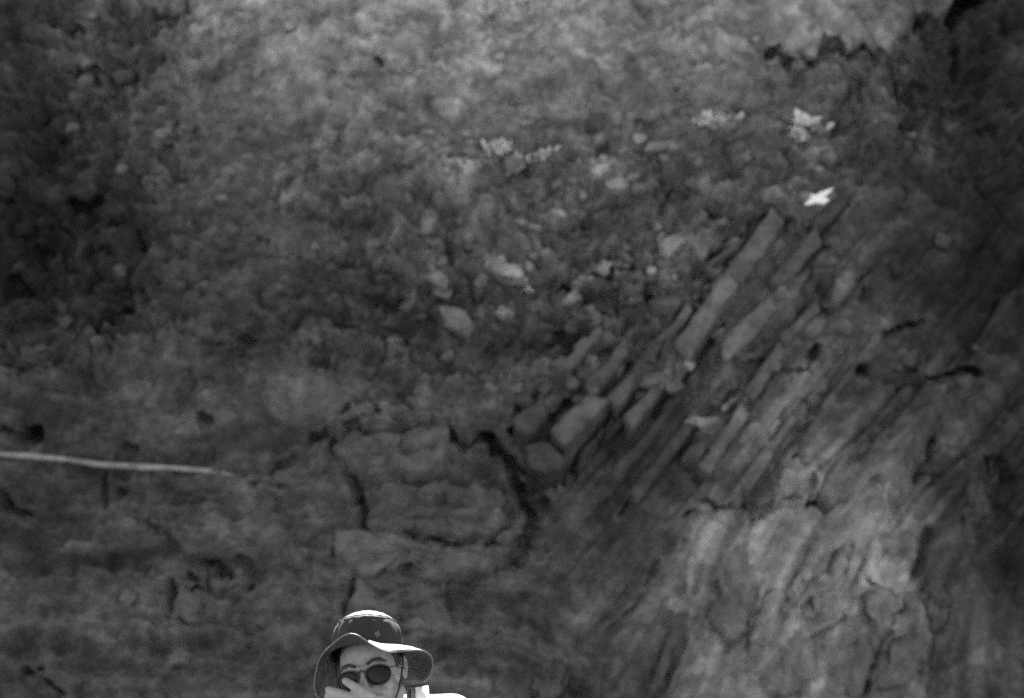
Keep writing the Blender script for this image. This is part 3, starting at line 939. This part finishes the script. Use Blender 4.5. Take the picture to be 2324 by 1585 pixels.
# ---- closed primitives joined and remeshed into one skin
class Blob:
    def __init__(s):
        s.v, s.f = [], []
    def ell(s, c, r, M=None, nu_=20, nv_=14):
        b = len(s.v)
        c = Vector(c)
        ring = []
        for j in range(1, nv_):
            th = math.pi * j / nv_
            for i in range(nu_):
                ph = 2 * math.pi * i / nu_
                p = Vector((r[0] * math.sin(th) * math.cos(ph), r[1] * math.sin(th) * math.sin(ph), r[2] * math.cos(th)))
                if M is not None:
                    p = M @ p
                s.v.append(c + p)
        t0, t1 = Vector((0, 0, r[2])), Vector((0, 0, -r[2]))
        if M is not None:
            t0, t1 = M @ t0, M @ t1
        s.v.append(c + t0); s.v.append(c + t1)
        top_, bot = len(s.v) - 2, len(s.v) - 1
        for j in range(nv_ - 2):
            for i in range(nu_):
                k = (i + 1) % nu_
                s.f.append((b + j * nu_ + i, b + (j + 1) * nu_ + i, b + (j + 1) * nu_ + k, b + j * nu_ + k))
        for i in range(nu_):
            k = (i + 1) % nu_
            s.f.append((top_, b + i, b + k))
            s.f.append((bot, b + (nv_ - 2) * nu_ + k, b + (nv_ - 2) * nu_ + i))
    def cap(s, p0, r0, p1, r1, n_=14):
        p0, p1 = Vector(p0), Vector(p1)
        ax = (p1 - p0)
        ln = ax.length
        q = ax.to_track_quat('Z', 'Y').to_matrix()
        b = len(s.v)
        prof = []
        for k in range(1, 6):
            a = -math.pi / 2 + k * math.pi / 12
            prof.append((r0 * math.cos(a), r0 * math.sin(a)))
        prof.append((r0, 0)); prof.append((r1, ln))
        for k in range(1, 6):
            a = k * math.pi / 12
            prof.append((r1 * math.cos(a), ln + r1 * math.sin(a)))
        for (r, z) in prof:
            for i in range(n_):
                t = 2 * math.pi * i / n_
                s.v.append(p0 + q @ Vector((r * math.cos(t), r * math.sin(t), z)))
        s.v.append(p0 + q @ Vector((0, 0, -r0))); s.v.append(p0 + q @ Vector((0, 0, ln + r1)))
        A, B = len(s.v) - 2, len(s.v) - 1
        m = len(prof)
        for k in range(m - 1):
            for i in range(n_):
                j = (i + 1) % n_
                s.f.append((b + k * n_ + i, b + k * n_ + j, b + (k + 1) * n_ + j, b + (k + 1) * n_ + i))
        for i in range(n_):
            j = (i + 1) % n_
            s.f.append((A, b + j, b + i))
            s.f.append((B, b + (m - 1) * n_ + i, b + (m - 1) * n_ + j))
    def chain(s, pts, rad):
        for k in range(len(pts) - 1):
            s.cap(pts[k], rad[k], pts[k + 1], rad[k + 1])
    def build(s, name, mat, voxel, smooth_it, parent=None):
        o = pobj(name, s.v, s.f, mat, parent)
        m1 = o.modifiers.new('skin', 'REMESH')
        m1.mode = 'VOXEL'
        m1.voxel_size = voxel
        m1.use_smooth_shade = True
        if smooth_it:
            m2 = o.modifiers.new('soft', 'SMOOTH')
            m2.factor = .5
            m2.iterations = smooth_it
        dg = bpy.context.evaluated_depsgraph_get()
        dg.update()
        new = bpy.data.meshes.new_from_object(o.evaluated_get(dg))
        o.modifiers.clear()
        o.data = new
        new.name = name
        if not new.materials:
            new.materials.append(mat)
        new.polygons.foreach_set('use_smooth', [True] * len(new.polygons))
        return o

# head frame: origin between the eyes' level and the ears, face towards -y
HEAD_C = Vector((15, 18, -72))                  # millimetres in the local frame
HEAD_R = Euler((R(-2), R(-12.5), R(-8)), 'XYZ').to_matrix()
def hd(x, y, z):
    p = HEAD_C + HEAD_R @ Vector((x, y, z))
    return L(*p)
def hr(*r):
    return tuple(q * .001 for q in r)

body = Blob()
body.ell(hd(0, 8, 28), hr(75, 94, 86), HEAD_R)
body.ell(hd(0, -26, -32), hr(62, 60, 84), HEAD_R)
body.ell(hd(0, -50, 45), hr(58, 38, 42), HEAD_R)
body.cap(hd(-14, -60, -96), .020, hd(14, -60, -96), .020)
for s_ in (-1, 1):
    body.cap(hd(s_ * 58, -2, -48), .018, hd(s_ * 20, -58, -92), .018)
    body.chain([hd(s_ * 44, -70, 16), hd(s_ * 26, -82, 20), hd(s_ * 7, -84, 14)], [.008, .009, .008])
    body.ell(hd(s_ * 44, -60, -30), hr(20, 20, 18), HEAD_R)
    body.ell(hd(s_ * 76, 12, 4), hr(6, 16, 27), HEAD_R)
    body.chain([hd(s_ * 80, 2, 18), hd(s_ * 84, 14, 32), hd(s_ * 85, 26, 20), hd(s_ * 83, 22, 0), hd(s_ * 79, 8, -18)], [.0035, .004, .004, .004, .0045])
    body.ell(hd(s_ * 11, -92, -40), hr(9, 10, 8), HEAD_R)
body.chain([hd(0, -84, 10), hd(0, -92, -10), hd(0, -106, -36)], [.008, .009, .012])
body.chain([hd(-20, -84, -62), hd(0, -92, -60), hd(20, -84, -62)], [.006, .007, .006])
body.chain([hd(-17, -82, -71), hd(0, -89, -72), hd(17, -82, -71)], [.006, .008, .006])
# neck, trunk, arms, legs: he stoops forward, head low between the shoulders
NECK, SHL, SHR = L(45, 150, -175), L(205, 190, -165), L(-85, 190, -225)
CHEST, PELV = L(60, 260, -330), Vector((HC.x + .05, HC.y + .47, .98))
body.cap(hd(2, 28, -60), .056, NECK, .062)
body.cap(NECK, .07, CHEST, .14)
body.cap(CHEST, .14, PELV, .14)
body.cap(NECK, .06, SHL, .055); body.cap(NECK, .06, SHR, .055)
ELL, WRL = L(185, 10, -430), L(84, -66, -222)
body.cap(SHL, .052, ELL, .040); body.cap(ELL, .040, WRL, .027)
ELR, WRR = L(-150, 170, -500), L(-120, 20, -690)
body.cap(SHR, .052, ELR, .040); body.cap(ELR, .040, WRR, .027)
for s_ in (-1, 1):
    hip = PELV + Vector((s_ * .09, .0, -.04))
    knee = Vector((HC.x + .05 + s_ * .12, HC.y + .36, .52))
    ank = Vector((HC.x + .05 + s_ * .13, HC.y + .44, .09))
    body.cap(hip, .085, knee, .055); body.cap(knee, .055, ank, .04)
    body.cap(ank + Vector((0, 0, -.04)), .036, ank + Vector((s_ * .02, -.15, -.055)), .03)
# left hand across nose and mouth: palm, four fingers, thumb
MCP = [(34, -106, -124), (26, -114, -140), (19, -113, -156), (14, -107, -171)]
for k, m in enumerate(MCP):
    body.cap(WRL, .018, L(*m), .0105)
body.cap(L(*MCP[0]), .011, L(*MCP[3]), .010)
body.cap(L(60, -82, -178), .020, L(32, -104, -152), .014)
FING = [[(0, -124, -104), (-19, -123, -93), (-34, -114, -84)], [(-15, -123, -123), (-46, -116, -112), (-74, -100, -104)],
        [(-22, -120, -140), (-52, -112, -128), (-76, -97, -119)], [(-18, -111, -160), (-40, -104, -150), (-56, -94, -144)]]
for m, f in zip(MCP, FING):
    body.chain([L(*m)] + [L(*p) for p in f], [.0118, .0112, .0104, .0090])
body.chain([L(72, -78, -196), L(72, -92, -166), L(62, -100, -142), L(50, -104, -122)], [.014, .0115, .0100, .0085])
# right hand, hanging, slightly curled
HB = WRR - L(0, 0, 0)
for k in range(4):
    m = WRR + Vector((-.012 + .016 * k, -.035, -.075))
    body.cap(WRR, .017, m, .010)
    body.chain([m, m + Vector((0, -.022, -.034)), m + Vector((0, -.018, -.060)), m + Vector((0, .0, -.078))], [.0098, .009, .0082, .007])
body.chain([WRR + Vector((.02, -.01, -.02)), WRR + Vector((.045, -.035, -.055)), WRR + Vector((.045, -.05, -.085))], [.013, .010, .0085])
body_o = body.build('body', skin_m, .0032, 3)

# hair: short, under the hat, pointed sideburns
hb = Blob()
hb.ell(hd(0, 24, 44), hr(78.5, 86, 78), HEAD_R)
for s_ in (-1, 1):
    hb.cap(hd(s_ * 68, -26, 40), .010, hd(s_ * 71, -22, 18), .005)
    hb.cap(hd(s_ * 71, -22, 18), .005, hd(s_ * 71, -21, 4), .002)
    hb.cap(hd(s_ * 71, -6, 36), .009, hd(s_ * 75, -5, 12), .003)
hb.build('hair', hair_m, .003, 1)
for s_ in (-1, 1):
    pts = [hd(s_ * 56, -68, 21), hd(s_ * 46, -78, 28), hd(s_ * 30, -88, 28), hd(s_ * 14, -92, 21)]
    vs, fs = tube(pts, [.0020, .0034, .0042, .0034], 8, .2)
    pobj('eyebrow', vs, fs, hair_m)

# ---- sunglasses: thin round-cornered frame, dark domed lenses
LR = Matrix.Rotation(R(4), 3, 'X')
def lens_outline(s_, scale=1.0, nn=36):
    out = []
    for k in range(nn):
        t = 2 * math.pi * k / nn
        cx, cz = math.cos(t), math.sin(t)
        x = 28.5 * math.copysign(abs(cx) ** .95, cx)
        z = (27 if cz < 0 else 19) * math.copysign(abs(cz) ** .9, cz)
        out.append((x * scale, z * scale))
    return out
def lens_pt(s_, x, z):
    gx_ = s_ * 37 + x
    y = -101 + 0.0042 * gx_ * gx_ - 0.0035 * (x * x + z * z) * -1 * .6 - 0.0
    return hd(gx_, y, -5 + z)
frame_v, frame_f = [], []
def add_tube(pts, r, seg=8, closed=False):
    if closed:
        pts = pts + [pts[0]]
    v_, f_ = tube(pts, [r] * len(pts), seg, 0, not closed)
    b = len(frame_v)
    frame_v.extend(v_)
    frame_f.extend([tuple(i + b for i in q) for q in f_])
for s_ in (-1, 1):
    add_tube([lens_pt(s_, x, z) for x, z in lens_outline(s_)], .0019, 8, True)
    add_tube([hd(s_ * 64, -82, 4), hd(s_ * 74, -62, 5), hd(s_ * 79, -20, 2), hd(s_ * 82, 8, 2), hd(s_ * 80, 24, -12)], .0014)
add_tube([lens_pt(-1, 26, 8), hd(0, -101, 9), lens_pt(1, -26, 8)], .0017)
glasses = pobj('sunglasses', frame_v, frame_f, metal_m)
for s_ in (-1, 1):
    v_, f_ = [], []
    rr = [1.0, .72, .42, .15]
    nn = 36
    for off in (0, 1.6):
        for q in rr:
            for x, z in lens_outline(s_, q):
                gx_ = s_ * 37 + x
                y = -101 + .0042 * gx_ * gx_ + .002 * (x * x + z * z) + off
                v_.append(hd(gx_, y, -5 + z))
    for sidek in (0, 1):
        b = sidek * len(rr) * nn
        for k in range(len(rr) - 1):
            for i in range(nn):
                j = (i + 1) % nn
                q = (b + k * nn + i, b + k * nn + j, b + (k + 1) * nn + j, b + (k + 1) * nn + i)
                f_.append(q if sidek == 0 else q[::-1])
        lastr = tuple(b + (len(rr) - 1) * nn + i for i in range(nn))
        f_.append(lastr if sidek == 0 else lastr[::-1])
    for i in range(nn):
        j = (i + 1) % nn
        f_.append((j, i, len(rr) * nn + i, len(rr) * nn + j))
    pobj('lens', v_, f_, lens_m, glasses)

# ---- the hat
def catmull(keys, t):
    nK = len(keys)
    t = t % 360
    ks = sorted(keys)
    for i in range(nK):
        a0, a1 = ks[i][0], ks[(i + 1) % nK][0] + (360 if i == nK - 1 else 0)
        tt = t if t >= ks[0][0] else t + 360
        if a0 <= tt <= a1:
            f = (tt - a0) / (a1 - a0)
            p0, p1, p2, p3 = (Vector(ks[(i + d) % nK][1]) for d in (-1, 0, 1, 2))
            return .5 * ((2 * p1) + (-p0 + p2) * f + (2 * p0 - 5 * p1 + 4 * p2 - p3) * f * f + (-p0 + 3 * p1 - 3 * p2 + p3) * f ** 3)
RIM = [(180, (-123, 10, -96)), (195, (-113, -42, -62)), (210, (-97, -82, -27)), (228, (-62, -126, 2)), (248, (-31, -148, 20)),
       (265, (-4, -155, 18)), (284, (32, -152, -5)), (300, (63, -140, -19)), (315, (98, -120, -17)), (330, (128, -85, -13)),
       (345, (150, -42, -16)), (0, (161, 2, -30)), (15, (156, 45, -60)), (30, (136, 90, -82)), (60, (82, 145, -88)), (90, (12, 165, -96)),
       (120, (-60, 148, -108)), (150, (-106, 90, -124)), (165, (-118, 50, -120))]
RIM = [((a) % 360, p) for a, p in RIM]
def inner(phi, lift=0.0):
    c, s_ = math.cos(phi), math.sin(phi)
    x, y = 86 * c, 100 * s_ + 8
    return Vector((x, y, -18 - .22 * y + .05 * x + lift))
NS, NR = 144, 10
bv, bf = [], []
for k in range(NR + 1):
    f = k / NR
    for i in range(NS):
        a = 360 * i / NS
        p, q = inner(R(a)), catmull(RIM, a)
        m = p.lerp(q, f)
        m.z += 7 * math.sin(math.pi * f) * (1 if q.z < p.z else -.4)
        # stitched rows ripple the cloth slightly
        m.z += 0.5 * math.sin(f * 34) * (f > .1) + 1.6 * f * math.sin(R(a) * 7 + 1.0) * .6
        bv.append(L(*m))
for k in range(NR):
    for i in range(NS):
        j = (i + 1) % NS
        bf.append((k * NS + i, (k + 1) * NS + i, (k + 1) * NS + j, k * NS + j))
# crown: soft dome with a rounded top seam and creases
CRP = [(0.0, 1.00), (.12, 1.00), (.30, .995), (.48, .975), (.62, .94), (.74, .87), (.84, .76), (.91, .63), (.96, .48), (.985, .32), (1.0, .15)]
cv, cf = [], []
def crown_pt(f, w, phi, extra=0.0):
    c, s_ = math.cos(phi), math.sin(phi)
    base = inner(phi)
    ctr = inner(0).lerp(inner(math.pi), .5)
    ctr.y = 8
    ctr.z = -18 - .22 * 8
    axis_ = Vector((4, 20, 97))
    w = w * (1 - (.05 * f + .11 * f ** 3) * max(0, math.cos(phi)))
    p = ctr + (base - ctr) * w + axis_ * f
    # creases and puckers in the cloth
    pk = 1.7 * math.sin(phi * 9 + 4 * f) * math.sin(math.pi * min(1, f * 1.1)) + 1.1 * math.sin(phi * 17 - 6 * f) * (f > .1)
    d_ = (base - ctr).normalized()
    p += d_ * (pk * (w > .3))
    # one deep fold on the front right
    da = math.atan2(math.sin(phi - R(-52)), math.cos(phi - R(-52)))
    p += d_ * (-1.5 * math.exp(-(da / .16) ** 2) * math.exp(-((f - .74) / .20) ** 2))
    # slack bulge low on the front right
    da = math.atan2(math.sin(phi - R(-47)), math.cos(phi - R(-47)))
    p += (d_ * 7 + Vector((0, -2, -7))) * (math.exp(-(da / .14) ** 2) * math.exp(-((f - .03) / .09) ** 2))
    return p
for f, w in CRP:
    for i in range(NS):
        cv.append(L(*crown_pt(f, w, 2 * math.pi * i / NS)))
cv.append(L(*crown_pt(1.005, 0.0, 0)))
for k in range(len(CRP) - 1):
    for i in range(NS):
        j = (i + 1) % NS
        cf.append((k * NS + i, k * NS + j, (k + 1) * NS + j, (k + 1) * NS + i))
for i in range(NS):
    cf.append(((len(CRP) - 1) * NS + i, (len(CRP) - 1) * NS + (i + 1) % NS, len(cv) - 1))
hat = pobj('hat', cv, cf, hat_m)
hat['label'] = 'dark cloth sun hat with a wavy drooping brim'
sm = hat.modifiers.new('cloth', 'SUBSURF'); sm.levels = 1; sm.render_levels = 1
brim = pobj('brim', bv, bf, hat_m, hat)
so = brim.modifiers.new('cloth', 'SOLIDIFY'); so.thickness = .0022; so.offset = 0
v_, f_ = tube([L(*catmull(RIM, 360 * i / NS)) for i in range(NS)] + [L(*catmull(RIM, 0))], [.0017] * (NS + 1), 8, 0, False)
piping_m = material('brim_binding', 0.06, .5, .6)
pobj('brim_binding', v_, f_, piping_m, hat)
# seam round the crown top
pts = [L(*(crown_pt(.74, .885, 2 * math.pi * i / 96))) for i in range(97)]
v_, f_ = tube(pts, [.0011] * 97, 6, 0, False)
pobj('seam', v_, f_, hat_m, hat)
# emblem: a small woven lozenge on the crown front
def on_crown(fx, fz):
    """front crown surface at local x, z (millimetres)"""
    best = None
    for k in range(200):
        phi = R(-140 + 100 * k / 199)
        for f in np.linspace(.05, .7, 40):
            w = float(np.interp(f, [c[0] for c in CRP], [c[1] for c in CRP]))
            p = crown_pt(f, w, phi)
            e = (p.x - fx) ** 2 + (p.z - fz) ** 2
            if best is None or e < best[0]:
                best = (e, p)
    return best[1]
ec = on_crown(34, 25)
ex = (on_crown(40, 25) - on_crown(28, 25)).normalized()
ez = (on_crown(34, 31) - on_crown(34, 19)).normalized()
en = ex.cross(ez).normalized()
if en.y > 0:
    en = -en
def lozenge(name, r, out, mat, hole=0.0, th=.6, parent=hat):
    rot = R(-12)
    v_, f_ = [], []
    rs = [r] if not hole else [r, hole]
    for o_ in (out, out + th):
        for q in rs:
            for k in range(4):
                a = rot + k * math.pi / 2
                v_.append(L(*(ec + ex * (q * math.cos(a)) + ez * (q * math.sin(a)) + en * o_)))
    if hole:
        for k in range(4):
            j = (k + 1) % 4
            f_ += [(8 + k, 8 + j, 12 + j, 12 + k), (k, 8 + k, 8 + j, j), (4 + j, 12 + j, 12 + k, 4 + k)]
    else:
        f_ = [(4, 5, 6, 7), (0, 1, 5, 4), (1, 2, 6, 5), (2, 3, 7, 6), (3, 0, 4, 7)]
    return pobj(name, v_, f_, mat, parent, smooth=False)
lozenge('emblem', 8.6, 0.2, emblem_m, 0, 1.4)
lozenge('emblem_ring', 5.6, 1.6, emblem_d, 4.0, .4)
# chin cord: from the hat past the ear, under the chin and up the other side
cpts = [(91, -12, -18), (92, -18, -40), (89.5, -26, -73), (85.5, -34, -98), (78, -42, -124), (62, -52, -160), (30, -62, -190), (-8, -62, -192), (-38, -48, -165), (-58, -34, -125), (-66, -22, -80), (-72, -8, -42)]
cpts = [Vector(p) for p in cpts]
fine = []
for i in range(len(cpts) - 1):
    p0, p1, p2, p3 = cpts[max(i - 1, 0)], cpts[i], cpts[i + 1], cpts[min(i + 2, len(cpts) - 1)]
    for t in (0, .25, .5, .75):
        fine.append(.5 * ((2 * p1) + (-p0 + p2) * t + (2 * p0 - 5 * p1 + 4 * p2 - p3) * t * t + (-p0 + 3 * p1 - 3 * p2 + p3) * t ** 3))
v_, f_ = tube([L(*p) for p in fine], [.0022] * len(fine), 8, .05)
pobj('chin_cord', v_, f_, cord_m, hat)

# ---- clothes
sh = Blob()
sh.cap(L(60, 190, -205), .095, CHEST, .165)
sh.cap(CHEST, .165, PELV + Vector((0, 0, .04)), .155)
sh.cap(L(100, 165, -180), .068, L(160, 180, -174), .062)
sh.cap(L(160, 180, -174), .062, L(212, 192, -182), .062)
sh.cap(NECK + Vector((-.03, .03, -.08)), .07, SHR + Vector((0, 0, -.03)), .06)
sh.cap(L(212, 192, -182), .060, ELL, .055); sh.cap(ELL, .055, WRL.lerp(ELL, .35), .042)
sh.cap(SHR + Vector((0, 0, -.03)), .06, ELR, .055); sh.cap(ELR, .055, WRR.lerp(ELR, .3), .042)
shirt = sh.build('shirt', shirt_m, .006, 4)
# creases in the cloth
msh = shirt.data
co = np.empty(len(msh.vertices) * 3); msh.vertices.foreach_get('co', co); co = co.reshape(-1, 3)
nr = np.empty(len(msh.vertices) * 3); msh.vertices.foreach_get('normal', nr); nr = nr.reshape(-1, 3)
amp = .0045 * fbm(co[:, 0] * 22 + co[:, 2] * 9, co[:, 1] * 14 + co[:, 2] * 12, 201, 3)
co = co + nr * amp[:, None]
msh.vertices.foreach_set('co', co.reshape(-1)); msh.update()

def collar_band(name, r0, r1, low, high, cx, cy, mat, open_at=-80, gap=34, tip=0.0, lean=6):
    """standing collar round the neck, open at the throat; low/high give its z on the right side"""
    v_, f_ = [], []
    nn = 60
    for k in range(nn + 1):
        a = open_at + gap + (360 - 2 * gap) * k / nn
        c, s_ = math.cos(R(a)), math.sin(R(a))
        wob = 1.5 * math.sin(R(a) * 5)
        for (rr_, z, off) in ((0, low, 0), (.5, (low + high) / 2, 0), (1, high, 0), (1, high, 2.2), (.5, (low + high) / 2, 2.4), (0, low, 2.2)):
            x = cx + (r0 + lean * (1 - rr_) + off + wob) * c
            y = cy + (r1 + lean * (1 - rr_) + off + wob) * s_
            v_.append(L(x, y, z + .10 * (x - cx) - .06 * (y - cy) + (tip * max(0, c) ** 6 if rr_ == 1 else 0)))
    for k in range(nn):
        for i in range(6):
            j = (i + 1) % 6
            f_.append((k * 6 + i, k * 6 + j, (k + 1) * 6 + j, (k + 1) * 6 + i))
    f_ += [(0, 1, 2, 3, 4, 5)[::-1], tuple(nn * 6 + i for i in range(6))]
    return pobj(name, v_, f_, mat, shirt)
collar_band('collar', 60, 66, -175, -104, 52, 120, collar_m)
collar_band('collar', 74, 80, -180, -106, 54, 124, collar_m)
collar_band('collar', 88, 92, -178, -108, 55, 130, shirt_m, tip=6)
tr = Blob()
tr.ell(PELV, (.17, .145, .13))
for s_ in (-1, 1):
    hip = PELV + Vector((s_ * .09, .0, -.04))
    knee = Vector((HC.x + .05 + s_ * .12, HC.y + .36, .52))
    ank = Vector((HC.x + .05 + s_ * .13, HC.y + .44, .12))
    tr.cap(hip, .10, knee, .075); tr.cap(knee, .075, ank, .062)
tr.build('trousers', trouser_m, .010, 2)
for s_ in (-1, 1):
    ank = Vector((HC.x + .05 + s_ * .13, HC.y + .44, .09))
    sb = Blob()
    sb.cap(ank + Vector((0, .01, -.035)), .045, ank + Vector((s_ * .02, -.16, -.058)), .036)
    sb.cap(ank + Vector((0, .02, .0)), .048, ank + Vector((0, .0, -.04)), .05)
    sb.build('shoe', shoe_m, .008, 2)
